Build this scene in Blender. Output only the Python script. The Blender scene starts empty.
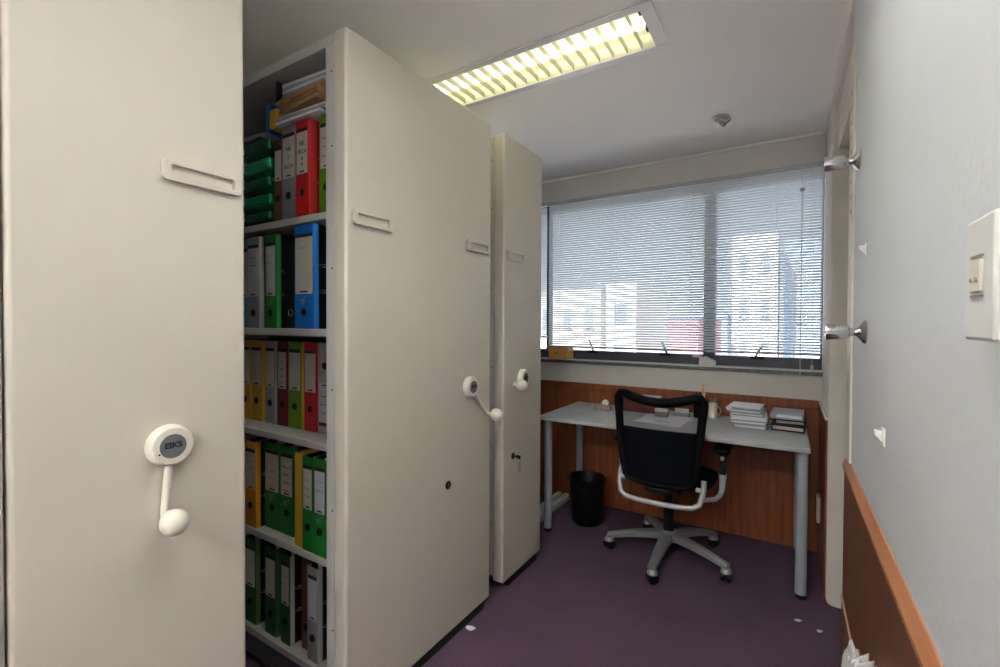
import bpy, bmesh, math, random
from mathutils import Vector, Matrix
random.seed(7)
PI = math.pi
scene = bpy.context.scene
COL = scene.collection

# ------------------------------------------------------------------ materials
def lin(c):
    return tuple((x / 255 / 12.92) if x / 255 <= 0.04045 else ((x / 255 + 0.055) / 1.055) ** 2.4 for x in c)

def new_mat(name):
    m = bpy.data.materials.new(name)
    m.use_nodes = True
    nt = m.node_tree
    return m, nt, nt.nodes['Principled BSDF']

def mat(name, rgb, rough=0.5, metal=0.0, var=0.06, scale=12.0, bump=0.0, bscale=200.0, spec=0.5, stretch=None):
    """a plain material with a little procedural mottling and optional fine bump"""
    m, nt, b = new_mat(name)
    c = lin(rgb)
    tc = nt.nodes.new('ShaderNodeTexCoord')
    mp = nt.nodes.new('ShaderNodeMapping')
    if stretch: mp.inputs['Scale'].default_value = stretch
    nt.links.new(tc.outputs['Object'], mp.inputs['Vector'])
    n = nt.nodes.new('ShaderNodeTexNoise')
    n.inputs['Scale'].default_value = scale
    n.inputs['Detail'].default_value = 4
    nt.links.new(mp.outputs['Vector'], n.inputs['Vector'])
    r = nt.nodes.new('ShaderNodeValToRGB')
    r.color_ramp.elements[0].position = 0.3
    r.color_ramp.elements[1].position = 0.7
    r.color_ramp.elements[0].color = (*[x * (1 - var) for x in c], 1)
    r.color_ramp.elements[1].color = (*[min(1, x * (1 + var)) for x in c], 1)
    nt.links.new(n.outputs['Fac'], r.inputs['Fac'])
    nt.links.new(r.outputs['Color'], b.inputs['Base Color'])
    b.inputs['Roughness'].default_value = rough
    b.inputs['Metallic'].default_value = metal
    b.inputs['Specular IOR Level'].default_value = spec
    if bump:
        n2 = nt.nodes.new('ShaderNodeTexNoise')
        n2.inputs['Scale'].default_value = bscale
        n2.inputs['Detail'].default_value = 3
        nt.links.new(tc.outputs['Object'], n2.inputs['Vector'])
        bp = nt.nodes.new('ShaderNodeBump')
        bp.inputs['Strength'].default_value = bump
        bp.inputs['Distance'].default_value = 0.01
        nt.links.new(n2.outputs['Fac'], bp.inputs['Height'])
        nt.links.new(bp.outputs['Normal'], b.inputs['Normal'])
    return m

def wood(name, dark, light, rough=0.4, sc=(14, 14, 0.9), scale=3.0):
    m, nt, b = new_mat(name)
    tc = nt.nodes.new('ShaderNodeTexCoord')
    mp = nt.nodes.new('ShaderNodeMapping')
    mp.inputs['Scale'].default_value = sc
    nt.links.new(tc.outputs['Object'], mp.inputs['Vector'])
    n = nt.nodes.new('ShaderNodeTexNoise')
    n.inputs['Scale'].default_value = scale
    n.inputs['Detail'].default_value = 8
    n.inputs['Distortion'].default_value = 0.6
    nt.links.new(mp.outputs['Vector'], n.inputs['Vector'])
    r = nt.nodes.new('ShaderNodeValToRGB')
    r.color_ramp.elements[0].position = 0.28
    r.color_ramp.elements[1].position = 0.75
    r.color_ramp.elements[0].color = (*lin(dark), 1)
    r.color_ramp.elements[1].color = (*lin(light), 1)
    nt.links.new(n.outputs['Fac'], r.inputs['Fac'])
    nt.links.new(r.outputs['Color'], b.inputs['Base Color'])
    b.inputs['Roughness'].default_value = rough
    return m

def carpet(name, a, c):
    m, nt, b = new_mat(name)
    tc = nt.nodes.new('ShaderNodeTexCoord')
    n = nt.nodes.new('ShaderNodeTexNoise'); n.inputs['Scale'].default_value = 260; n.inputs['Detail'].default_value = 2
    n3 = nt.nodes.new('ShaderNodeTexNoise'); n3.inputs['Scale'].default_value = 3.5; n3.inputs['Detail'].default_value = 5
    nt.links.new(tc.outputs['Object'], n.inputs['Vector']); nt.links.new(tc.outputs['Object'], n3.inputs['Vector'])
    mx = nt.nodes.new('ShaderNodeMath'); mx.operation = 'MULTIPLY_ADD'
    mx.inputs[1].default_value = 0.85
    nt.links.new(n.outputs['Fac'], mx.inputs[0])
    m2 = nt.nodes.new('ShaderNodeMath'); m2.operation = 'MULTIPLY'; m2.inputs[1].default_value = 0.15
    nt.links.new(n3.outputs['Fac'], m2.inputs[0]); nt.links.new(m2.outputs[0], mx.inputs[2])
    r = nt.nodes.new('ShaderNodeValToRGB')
    r.color_ramp.elements[0].position = 0.35; r.color_ramp.elements[1].position = 0.66
    r.color_ramp.elements[0].color = (*lin(a), 1); r.color_ramp.elements[1].color = (*lin(c), 1)
    nt.links.new(mx.outputs[0], r.inputs['Fac']); nt.links.new(r.outputs['Color'], b.inputs['Base Color'])
    b.inputs['Roughness'].default_value = 0.95; b.inputs['Specular IOR Level'].default_value = 0.1
    bp = nt.nodes.new('ShaderNodeBump'); bp.inputs['Strength'].default_value = 0.5; bp.inputs['Distance'].default_value = 0.004
    nt.links.new(n.outputs['Fac'], bp.inputs['Height']); nt.links.new(bp.outputs['Normal'], b.inputs['Normal'])
    return m

def emis(name, rgb, strength):
    m, nt, b = new_mat(name)
    nt.nodes.remove(b)
    e = nt.nodes.new('ShaderNodeEmission'); e.inputs['Color'].default_value = (*lin(rgb), 1); e.inputs['Strength'].default_value = strength
    nt.links.new(e.outputs[0], nt.nodes['Material Output'].inputs['Surface'])
    return m

def see_through(name, rgb, alpha, rough=0.6):
    """mesh weave: part transparent, part diffuse"""
    m, nt, b = new_mat(name)
    b.inputs['Base Color'].default_value = (*lin(rgb), 1); b.inputs['Roughness'].default_value = rough
    b.inputs['Specular IOR Level'].default_value = 0.1
    t = nt.nodes.new('ShaderNodeBsdfTransparent'); mx = nt.nodes.new('ShaderNodeMixShader'); mx.inputs[0].default_value = alpha
    nt.links.new(t.outputs[0], mx.inputs[1]); nt.links.new(b.outputs[0], mx.inputs[2])
    nt.links.new(mx.outputs[0], nt.nodes['Material Output'].inputs['Surface'])
    return m

def glass(name):
    m, nt, b = new_mat(name)
    nt.nodes.remove(b)
    t = nt.nodes.new('ShaderNodeBsdfTransparent'); t.inputs['Color'].default_value = (0.93, 0.96, 0.96, 1)
    g = nt.nodes.new('ShaderNodeBsdfGlossy'); g.inputs['Roughness'].default_value = 0.03
    f = nt.nodes.new('ShaderNodeFresnel'); f.inputs['IOR'].default_value = 1.4
    mx = nt.nodes.new('ShaderNodeMixShader')
    nt.links.new(f.outputs[0], mx.inputs[0]); nt.links.new(t.outputs[0], mx.inputs[1]); nt.links.new(g.outputs[0], mx.inputs[2])
    nt.links.new(mx.outputs[0], nt.nodes['Material Output'].inputs['Surface'])
    return m

def translucent(name, rgb, f=0.4):
    m, nt, b = new_mat(name)
    b.inputs['Base Color'].default_value = (*lin(rgb), 1); b.inputs['Roughness'].default_value = 0.45
    t = nt.nodes.new('ShaderNodeBsdfTranslucent'); t.inputs['Color'].default_value = (*lin(rgb), 1)
    mx = nt.nodes.new('ShaderNodeMixShader'); mx.inputs[0].default_value = f
    nt.links.new(b.outputs[0], mx.inputs[1]); nt.links.new(t.outputs[0], mx.inputs[2])
    nt.links.new(mx.outputs[0], nt.nodes['Material Output'].inputs['Surface'])
    return m

M = {}
M['wall'] = mat('wall_paint', (222, 225, 229), 0.55, var=0.02, scale=3, bump=0.12, bscale=60)
M['wall_cream'] = mat('wall_paint_cream', (219, 215, 208), 0.6, var=0.02, scale=3, bump=0.1, bscale=60)
M['ceil'] = mat('ceiling_paint', (246, 243, 239), 0.8, var=0.02, scale=2)
M['carpet'] = carpet('purple_carpet', (64, 48, 64), (116, 92, 112))
M['wood_back'] = wood('varnished_panel_wood', (112, 58, 29), (160, 92, 49), 0.42)
M['wood_cap'] = wood('pale_rail_wood', (172, 112, 76), (196, 136, 98), 0.4, (8, 1, 8))
M['wood_side'] = wood('brown_side_wood', (100, 60, 40), (130, 82, 54), 0.45)
M['wood_box'] = wood('box_wood', (224, 158, 74), (246, 192, 108), 0.5, (3, 20, 20))
M['cream'] = mat('cream_powder_coat', (205, 197, 184), 0.42, var=0.012, scale=4)
M['cream_col'] = mat('grey_cream_steel', (206, 203, 197), 0.45, var=0.02)
M['shelf'] = mat('grey_shelf_steel', (200, 197, 190), 0.45, var=0.02)
M['dark_steel'] = mat('dark_back_steel', (92, 94, 100), 0.5, var=0.05)
M['plinth'] = mat('plinth_black', (22, 22, 24), 0.6)
M['plastic_cream'] = mat('cream_plastic', (224, 217, 203), 0.35, var=0.02)
M['badge'] = mat('badge_grey', (104, 106, 110), 0.45, var=0.08, scale=60)
M['black'] = mat('black_plastic', (9, 9, 10), 0.45, var=0.1, spec=0.3)
M['hole'] = mat('dark_hole', (8, 8, 9), 0.8)
M['chrome'] = mat('chrome', (205, 206, 208), 0.14, 1.0, var=0.02)
M['alu'] = mat('brushed_aluminium', (172, 173, 177), 0.36, 0.6, var=0.05, scale=40)
M['silver'] = mat('silver_paint', (196, 197, 200), 0.38, 0.35, var=0.03)
M['white'] = mat('white_plastic', (226, 226, 222), 0.4, var=0.02)
M['jamb'] = mat('cream_gloss_paint', (223, 217, 206), 0.4, var=0.04, scale=8)
M['jamb_dull'] = mat('aged_cream_paint', (224, 216, 203), 0.55, var=0.05, scale=7)
M['desk'] = mat('desk_laminate', (184, 188, 189), 0.35, var=0.02)
M['leg'] = mat('grey_blue_leg', (168, 175, 184), 0.38, 0.0, var=0.03)
M['paper'] = mat('paper_white', (238, 238, 243), 0.7, var=0.05, scale=30)
M['paper_grey'] = mat('paper_grey', (168, 170, 180), 0.6, var=0.08, scale=40)
M['label'] = mat('spine_label_paper', (208, 200, 186), 0.65, var=0.04)
M['label_white'] = mat('spine_label_white', (196, 196, 204), 0.65, var=0.04)
M['ink'] = mat('ink', (38, 34, 34), 0.7)
M['faint_ink'] = mat('faint_ink', (112, 106, 100), 0.7)
M['swoosh'] = mat('pale_print', (150, 190, 140), 0.6)
M['manila'] = mat('manila_paper', (176, 138, 92), 0.65, var=0.1, scale=18)
M['yellow'] = mat('yellow_board', (222, 168, 44), 0.55, var=0.06)
M['cable'] = mat('cable_grey', (170, 170, 168), 0.5)
M['granite'] = mat('grey_granite', (110, 108, 104), 0.35, var=0.45, scale=160)
M['frame_dark'] = mat('dark_window_frame', (74, 73, 84), 0.4, 0.2)
M['far_pane'] = mat('far_window_glass', (150, 160, 176), 0.3)
M['slat'] = translucent('blind_slat', (226, 230, 234), 0.33)
M['blind_metal'] = mat('blind_metal', (186, 188, 190), 0.4, 0.2)
M['cord'] = mat('blind_cord', (206, 206, 206), 0.7)
M['glass'] = glass('window_glass')
M['reflector'] = mat('lamp_reflector', (226, 224, 200), 0.3, var=0.01)
M['louvre'] = mat('lamp_louvre', (158, 158, 138), 0.3, var=0.02)
M['lamp_frame'] = mat('lamp_frame', (228, 226, 225), 0.4, var=0.01)
M['tube'] = emis('fluorescent_tube', (255, 250, 214), 0.72)
M['tube_fill'] = emis('fill_tube_overhead', (250, 252, 255), 5.1)  # tubes of the overhead lamp added as fill
M['tube_rear_fill'] = emis('fill_tube_behind', (252, 252, 255), 31.0)  # strong tubes of the fill lamp added behind the camera
M['chair_black'] = mat('chair_black', (5, 5, 7), 0.6, spec=0.15, var=0.12, bump=0.1, bscale=300)
M['chair_fabric'] = mat('chair_fabric', (8, 9, 14), 0.95, var=0.2, scale=80, bump=0.2, bscale=500, spec=0.15)
M['mesh_low'] = see_through('chair_mesh_lower', (15, 18, 26), 0.95, 1.0)
M['mesh_top'] = see_through('chair_mesh_upper', (30, 28, 33), 0.15)
M['bag'] = mat('white_bag', (226, 224, 222), 0.45, var=0.05, scale=20)
M['maroon'] = mat('maroon_board', (108, 44, 50), 0.55, var=0.08)
M['beige'] = mat('beige_plastic', (150, 138, 122), 0.5, var=0.08)
M['plug'] = mat('socket_cream', (222, 214, 196), 0.4, var=0.02)
M['pale_line'] = mat('pale_bead', (190, 150, 130), 0.5)
M['dark_wrap'] = mat('dark_green_plastic', (14, 96, 70), 0.3, var=0.25, scale=22)
M['green_wrap'] = mat('green_plastic', (24, 150, 96), 0.28, var=0.25, scale=22)

BC = {'grey': (142, 142, 146), 'greywhite': (168, 166, 158), 'green': (22, 118, 36), 'darkgreen': (30, 88, 32), 'lime': (104, 148, 26),
      'blue': (10, 108, 200), 'lightblue': (80, 150, 190), 'black': (20, 21, 25), 'red': (186, 22, 34), 'scarlet': (206, 26, 26), 'maroon': (122, 12, 30),
      'yellow': (206, 162, 36), 'orange': (214, 140, 26), 'brown': (110, 62, 36), 'olive': (62, 96, 40), 'navy': (26, 32, 52)}
for k, v in list(BC.items()):
    M['b_' + k] = mat('board_' + k, v, 0.45, var=0.06, scale=20)
    M['e_' + k] = mat('edge_' + k, tuple(min(255, int(x * 0.9 + 40)) for x in v), 0.4, var=0.05, scale=20)

# ------------------------------------------------------------------ mesh builder
class MB:
    def __init__(self): self.bm = bmesh.new()
    def quad(self, pts):
        vs = [self.bm.verts.new(p) for p in pts]; self.bm.faces.new(vs)
    def box(self, lo, hi, mx=None):
        x0, y0, z0 = lo; x1, y1, z1 = hi
        c = [(x0, y0, z0), (x1, y0, z0), (x1, y1, z0), (x0, y1, z0), (x0, y0, z1), (x1, y0, z1), (x1, y1, z1), (x0, y1, z1)]
        if mx is not None: c = [mx @ Vector(p) for p in c]
        v = [self.bm.verts.new(p) for p in c]
        for f in ((0, 3, 2, 1), (4, 5, 6, 7), (0, 1, 5, 4), (1, 2, 6, 5), (2, 3, 7, 6), (3, 0, 4, 7)):
            self.bm.faces.new([v[i] for i in f])
        return self
    def cyl(self, p0, p1, r0, r1=None, n=20, cap=True):
        p0, p1 = Vector(p0), Vector(p1); r1 = r0 if r1 is None else r1
        d = (p1 - p0).normalized(); a = d.orthogonal().normalized(); b = d.cross(a)
        A = [self.bm.verts.new(p0 + (a * math.cos(2 * PI * i / n) + b * math.sin(2 * PI * i / n)) * r0) for i in range(n)]
        B = [self.bm.verts.new(p1 + (a * math.cos(2 * PI * i / n) + b * math.sin(2 * PI * i / n)) * r1) for i in range(n)]
        for i in range(n):
            self.bm.faces.new([A[i], A[(i + 1) % n], B[(i + 1) % n], B[i]])
        if cap: self.bm.faces.new(A[::-1]); self.bm.faces.new(B)
        return self
    def lathe(self, prof, org, axis, n=24):
        """prof: (distance along axis, radius)"""
        org = Vector(org); d = Vector(axis).normalized(); a = d.orthogonal().normalized(); b = d.cross(a)
        rings = []
        for h, r in prof:
            rings.append([self.bm.verts.new(org + d * h + (a * math.cos(2 * PI * i / n) + b * math.sin(2 * PI * i / n)) * max(r, 1e-5)) for i in range(n)])
        for A, B in zip(rings, rings[1:]):
            for i in range(n): self.bm.faces.new([A[i], A[(i + 1) % n], B[(i + 1) % n], B[i]])
        self.bm.faces.new(rings[0][::-1]); self.bm.faces.new(rings[-1])
        return self
    def tube(self, pts, r, n=10, closed=False, rs=None, flat=1.0):
        P = [Vector(p) for p in pts]; N = len(P); rings = []; prev = None
        for i in range(N):
            if closed: t = P[(i + 1) % N] - P[i - 1]
            else: t = P[min(i + 1, N - 1)] - P[max(i - 1, 0)]
            t.normalize()
            if prev is None: a = t.orthogonal().normalized()
            else:
                a = prev - t * prev.dot(t)
                a = a.normalized() if a.length > 1e-6 else t.orthogonal().normalized()
            prev = a; b = t.cross(a); rr = rs[i] if rs else r
            rings.append([self.bm.verts.new(P[i] + (a * math.cos(2 * PI * k / n) + b * math.sin(2 * PI * k / n) * flat) * rr) for k in range(n)])
        for i in range(N if closed else N - 1):
            A, B = rings[i], rings[(i + 1) % N]
            for k in range(n): self.bm.faces.new([A[k], A[(k + 1) % n], B[(k + 1) % n], B[k]])
        if not closed: self.bm.faces.new(rings[0][::-1]); self.bm.faces.new(rings[-1])
        return self
    def prism(self, loop, d):
        """loop of 3-D points, extruded by vector d"""
        d = Vector(d); A = [self.bm.verts.new(p) for p in loop]; B = [self.bm.verts.new(Vector(p) + d) for p in loop]; n = len(A)
        self.bm.faces.new(A[::-1]); self.bm.faces.new(B)
        for i in range(n): self.bm.faces.new([A[i], A[(i + 1) % n], B[(i + 1) % n], B[i]])
        return self
    def ring(self, outer, inner, d):
        d = Vector(d); n = len(outer)
        oa = [self.bm.verts.new(p) for p in outer]; ob = [self.bm.verts.new(Vector(p) + d) for p in outer]
        ia = [self.bm.verts.new(p) for p in inner]; ib = [self.bm.verts.new(Vector(p) + d) for p in inner]
        for i in range(n):
            j = (i + 1) % n
            for q in ((oa[i], oa[j], ob[j], ob[i]), (ia[j], ia[i], ib[i], ib[j]), (ob[i], ob[j], ib[j], ib[i]), (oa[j], oa[i], ia[i], ia[j])):
                self.bm.faces.new(q)
        return self
    def ball(self, c, r, sx=1, sy=1, sz=1, seg=20):
        mx = Matrix.Translation(c) @ Matrix.Diagonal((sx * r, sy * r, sz * r, 1))
        bmesh.ops.create_uvsphere(self.bm, u_segments=seg, v_segments=seg // 2, radius=1, matrix=mx)
        return self
    def text(self, s, size, mx, depth=0.0004, sx=1.0, bold=0.0):
        cu = bpy.data.curves.new('t', 'FONT'); cu.body = s; cu.size = size; cu.align_x = 'CENTER'; cu.align_y = 'CENTER'; cu.extrude = depth; cu.offset = bold
        ob = bpy.data.objects.new('t', cu); COL.objects.link(ob)
        dg = bpy.context.evaluated_depsgraph_get()
        me = bpy.data.meshes.new_from_object(ob.evaluated_get(dg))
        me.transform(mx @ Matrix.Diagonal((sx, 1, 1, 1)))
        self.bm.from_mesh(me); bpy.data.meshes.remove(me); bpy.data.objects.remove(ob); bpy.data.curves.remove(cu)
        return self
    def build(self, name, m, parent=None, bevel=0.0, seg=2, smooth=True, loc=None, subsurf=0, rot=None):
        me = bpy.data.meshes.new(name)
        bmesh.ops.recalc_face_normals(self.bm, faces=self.bm.faces)
        self.bm.to_mesh(me); self.bm.free()
        me.materials.append(m)
        if smooth:
            for p in me.polygons: p.use_smooth = True
            me.set_sharp_from_angle(angle=math.radians(35))
        o = bpy.data.objects.new(name, me); COL.objects.link(o)
        if parent is not None: o.parent = parent
        if loc: o.location = loc
        if rot: o.rotation_euler = rot
        if bevel:
            b = o.modifiers.new('bevel', 'BEVEL'); b.width = bevel; b.segments = seg; b.limit_method = 'ANGLE'; b.angle_limit = math.radians(40)
            b.harden_normals = False
        if subsurf:
            s = o.modifiers.new('sub', 'SUBSURF'); s.levels = subsurf; s.render_levels = subsurf
        return o

def tag(o, label, cat, group=None):
    o['label'] = label; o['category'] = cat
    if group: o['group'] = group
    return o
def thing(name, label, cat, loc=(0, 0, 0), rotz=0.0, group=None):
    o = bpy.data.objects.new(name, None); COL.objects.link(o); o.location = loc; o.rotation_euler = (0, 0, rotz)
    o.empty_display_size = 0.05
    return tag(o, label, cat, group)
def struct(o):
    o['kind'] = 'structure'; return o
def rrect(w, h, r, n=5):
    pts = []
    for cx, cy, a0 in ((w / 2 - r, h / 2 - r, 0), (-w / 2 + r, h / 2 - r, 90), (-w / 2 + r, -h / 2 + r, 180), (w / 2 - r, -h / 2 + r, 270)):
        for i in range(n + 1):
            a = math.radians(a0 + 90 * i / n); pts.append((cx + r * math.cos(a), cy + r * math.sin(a)))
    return pts
def copy_tree(o, parent=None):
    c = o.copy(); COL.objects.link(c)
    if parent is not None: c.parent = parent
    for ch in list(o.children): copy_tree(ch, c)
    return c

# ------------------------------------------------------------------ room
XW, YB, ZC = 0.168, 3.117, 2.337
XL, YF = -2.45, -1.7
b = MB().box((XL - .1, YF - .1, -0.1), (1.0, YB + .3, 0.0)); struct(b.build('floor', M['carpet']))

FX = [(-1.64, 1.563, -0.400, 1.845), (-0.42, -0.06, -0.138, 1.20), (-1.12, -1.42, 0.12, -1.138)]      # ceiling lamp openings; last two hold unseen fill lamps added to brighten the room
b = MB()
ys = sorted([YF - .1, YB + .3] + [f[k] for f in FX for k in (1, 3)])
for ya, yb in zip(ys, ys[1:]):
    x = XL - .1
    for f in sorted(FX):
        if f[1] < (ya + yb) / 2 < f[3]:
            b.box((x, ya, ZC), (f[0], yb, ZC + .12)); x = f[2]
    b.box((x, ya, ZC), (1.0, yb, ZC + .12))
b.box((XL - .1, YF - .1, ZC + .12), (1.0, YB + .3, ZC + .16))
struct(b.build('ceiling', M['ceil'], smooth=False))

# back wall with a window opening from the corner leftwards
WZ0, WZ1, WX0 = 0.985, 2.165, -2.2
b = MB()
b.box((XL - .1, YB, 0), (XW + .4, YB + .2, WZ0)); b.box((XL - .1, YB, WZ1), (XW + .4, YB + .2, ZC))
b.box((XL - .1, YB, WZ0), (WX0, YB + .2, WZ1)); b.box((XW, YB, WZ0), (XW + .4, YB + .2, WZ1))
struct(b.build('wall_back', M['wall_cream'], smooth=False))
struct(MB().box((XL - .1, YF - .1, 0), (XL, YB + .2, ZC)).build('wall_left', M['wall'], smooth=False))
struct(MB().box((XL, YF - .1, 0), (XW + .3, YF, ZC)).build('wall_front', M['wall'], smooth=False))
# right wall: near run, door opening, far run
YN, YO = 1.83, 2.56
b = MB()
b.box((XW, YF, 0), (XW + .10, YN, ZC)); struct(b.build('wall_right', M['wall'], smooth=False)); b = MB(); b.box((XW + .018, YN, 2.06), (XW + .10, YO, ZC)); b.box((XW, YO, 0), (XW + .42, YB, ZC))
b.box((XW, YN, 2.26), (XW + .10, YO, ZC))
struct(b.build('wall_alcove', M['wall_cream'], smooth=False))
# deep reveal of the opening and the closed leaf in it
b = MB(); b.box((XW + .10, YN - .3, 2.06), (XW + .42, YO, ZC)); b.box((XW + .10, YN - .3, 0), (XW + .42, YN - .25, 2.06))
b.box((XW + .36, YN - .25, 0), (XW + .42, YO, 2.06))
struct(b.build('trim_1', M['jamb_dull'], smooth=False))
# white post: rounded foot, face towards the room
pts = [(XW - .008, YO - .022, z) for z in (2.06,)]
loop = [(XW - .008, YO - .022, 2.05), (XW - .008, YO - .022, .035), (XW - .004, YO - .022, .015), (XW + .006, YO - .022, .004), (XW + .02, YO - .022, .0), (XW + .35, YO - .022, .0), (XW + .35, YO - .022, 2.05)]
struct(MB().prism(loop, (0, .0215, 0)).build('trim_2', M['jamb'], smooth=False, bevel=.003))
# thin cornice line round the window wall
b = MB(); b.box((XL, YB - .012, ZC - .012), (XW, YB, ZC)); struct(b.build('trim_3', M['ceil'], smooth=False))
b = MB(); b.box((XW - .012, YF, ZC - .014), (XW, YB - .012, ZC)); struct(b.build('trim_4', M['ceil'], smooth=False))

# wainscot, back wall
b = MB(); b.box((XL, YB - .016, 0.0), (XW - .014, YB, .80))
for x0, x1 in ((-2.4, -1.44), (-1.425, -1.08), (-1.065, -0.36), (-.345, XW - .02)):
    b.box((x0, YB - .020, .002), (x1, YB - .015, .80))
struct(b.build('trim_5', M['wood_back'], smooth=False))
b = MB(); b.box((XL, YB - .026, .80), (XW - .014, YB, .848)); struct(b.build('trim_6', M['wood_back'], bevel=.004))
# wainscot, far run of the right wall
b = MB(); b.box((XW - .014, YO + .001, 0), (XW, YB, .835)); struct(b.build('trim_7', M['wood_back'], smooth=False))
b = MB(); b.box((XW - .018, YO + .001, .835), (XW, YB, .848)); struct(b.build('trim_8', M['jamb'], smooth=False))
# wainscot, near run of the right wall
b = MB(); b.box((XW - .009, YF, 0), (XW, YN - .002, .818)); b.box((XW - .011, YF, .41), (XW - .0085, 1.10, .8178)); b.box((XW - .011, YF, 0), (XW - .0085, YN - .002, .40))
struct(b.build('trim_9', M['wood_side'], smooth=False))
loop = [(XW, YF, .850), (XW - .003, YF, .850), (XW - .014, YF, .828), (XW - .014, YF, .818), (XW, YF, .818)]
struct(MB().prism(loop, (0, YN - .002 - YF, 0)).build('trim_10', M['wood_cap'], smooth=False))
struct(MB().box((XW - .0135, YF, .398), (XW - .008, YN - .002, .404)).build('trim_11', M['pale_line'], smooth=False))

# ------------------------------------------------------------------ window: frame, panes, sill
WY = YB + .10
w = MB()
w.box((WX0, WY - .03, 1.012), (XW, WY + .03, 1.075)); w.box((WX0, WY - .03, WZ1 - .05), (XW, WY + .03, WZ1))
w.box((WX0, WY - .03, 1.07), (WX0 + .05, WY + .03, WZ1 - .05)); w.box((XW - .008, WY - .03, 1.07), (XW, WY + .03, WZ1 - .05))
w.box((-1.57, WY - .03, 1.07), (-1.545, WY + .03, WZ1 - .05))
w.box((-.455, WY - .035, 1.07), (-.388, WY + .035, WZ1 - .05))
win = struct(w.build('window_1', M['frame_dark'], smooth=False))
for x0, x1 in ((WX0 + .05, -1.57), (-1.545, -.455), (-.388, XW - .008)):
    MB().box((x0, WY - .004, 1.075), (x1, WY + .004, WZ1 - .05)).build('pane', M['glass'], win, smooth=False)
for lx in (-1.191, -.683, -.152):
    l = MB(); l.box((lx - .035, WY - .055, 1.060), (lx + .035, WY - .028, 1.078))
    l.tube([(lx - .01, WY - .05, 1.07), (lx + .0, WY - .06, 1.10), (lx + .028, WY - .062, 1.145)] if lx > -.3 else [(lx + .01, WY - .05, 1.07), (lx, WY - .06, 1.10), (lx - .022, WY - .062, 1.155)], .007)
    l.build('window_latch', M['black'], win)
struct(MB().box((WX0, YB - .02, WZ0), (XW, YB + .2, 1.006)).build('trim_12', M['granite'], bevel=.003))
struct(MB().box((WX0, YB - .021, 1.006), (XW, YB + .07, 1.012)).build('trim_13', mat('sill_sheen_white', (236, 236, 238), .3, var=.03), bevel=.001))  # pale slab over the granite; daylight sheen of the sill put into its colour

# venetian blinds
def blind(x0, x1, z0, z1, y, label, cords, wand=None):
    t = thing('venetian_blind', label, 'window blind', (x0, y, z0), 0)
    W, H = x1 - x0, z1 - z0
    MB().box((0, -.016, H - .026), (W, .016, H)).build('headrail', M['blind_metal'], t, bevel=.003)
    MB().box((0, -.011, 0), (W, .011, .014)).build('bottom_rail', M['blind_metal'], t, bevel=.003)
    s = MB(); z = .026; ang = math.radians(40)
    while z < H - .030:
        pr = []
        for k in range(5):
            q = (k / 4 - .5) * .0175; cam = .0013 * (1 - (2 * (k / 4) - 1) ** 2)
            pr.append((q * math.cos(ang) - cam * math.sin(ang) * -1, -q * math.sin(ang) + cam * math.cos(ang)))
        vs0 = [s.bm.verts.new((.004, yy, z + zz)) for yy, zz in pr]; vs1 = [s.bm.verts.new((W - .004, yy, z + zz)) for yy, zz in pr]
        for k in range(4): s.bm.faces.new((vs0[k], vs1[k], vs1[k + 1], vs0[k + 1]))
        z += .0158
    so = s.build('slats', M['slat'], t)
    for cx in cords:
        c = MB(); 
        for yy in (-.0085, .0085): c.cyl((cx - x0, yy, .012), (cx - x0, yy, H - .02), .0008, n=6)
        c.build('ladder_cord', M['cord'], t)
    if wand:
        MB().cyl((wand - x0, -.022, H - .02), (wand - x0, -.024, -.12), .0018, n=8).build('tilt_wand', M['slat'], t)
        MB().tube([(wand + .055 - x0, -.02, H - .02), (wand + .055 - x0, -.021, -.05)], .0010, n=6).build('lift_cord', M['slat'], t)
        MB().lathe([(0, .004), (.01, .007), (.03, .008), (.034, .003)], (wand + .055 - x0, -.021, -.085), (0, 0, 1), 12).build('cord_weight', M['cord'], t)
        MB().box((wand - .012 - x0, -.03, H - .155), (wand + .012 - x0, -.014, H - .135)).build('tilt_clip', M['blind_metal'], t, bevel=.003)
    return t
blind(-1.512, XW - .003, 1.098, 2.167, YB - .022 + .0, 'wide white venetian blind lowered across the window over the desk', (-1.42, -1.0, -.52, -.06), wand=.062)
blind(-2.16, -1.520, 1.165, 2.167, YB - .022, 'narrow grey venetian blind half hidden behind the farthest cabinet', (-2.0, -1.66))

# things on the sill
t = thing('wooden_box', 'small pale wooden box with a drawer line on the window sill', 'box', (-1.43, YB + .0, 1.012))
MB().box((-.066, -.045, .0005), (.085, .066, .054)).build('box_body', M['wood_box'], t, bevel=.002)
MB().box((-.068, -.047, .0545), (.087, .068, .085)).build('lid', M['wood_box'], t, bevel=.002)
MB().cyl((0, -.0455, .045), (0, -.051, .045), .005).build('knob', M['black'], t)
t = thing('adhesive_tape_holder', 'white plastic gadget lying on the sill below the window mullion', 'gadget', (-.425, YB + .012, 1.012))
MB().prism([(-.045, -.02, 0), (.05, -.02, 0), (.05, -.02, .03), (-.01, -.02, .058), (-.045, -.02, .045)], (0, .04, 0)).build('holder_body', M['white'], t, bevel=.004)
MB().box((-.085, -.008, .048), (-.03, .022, .060)).build('holder_arm', M['white'], t, bevel=.003)

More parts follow.
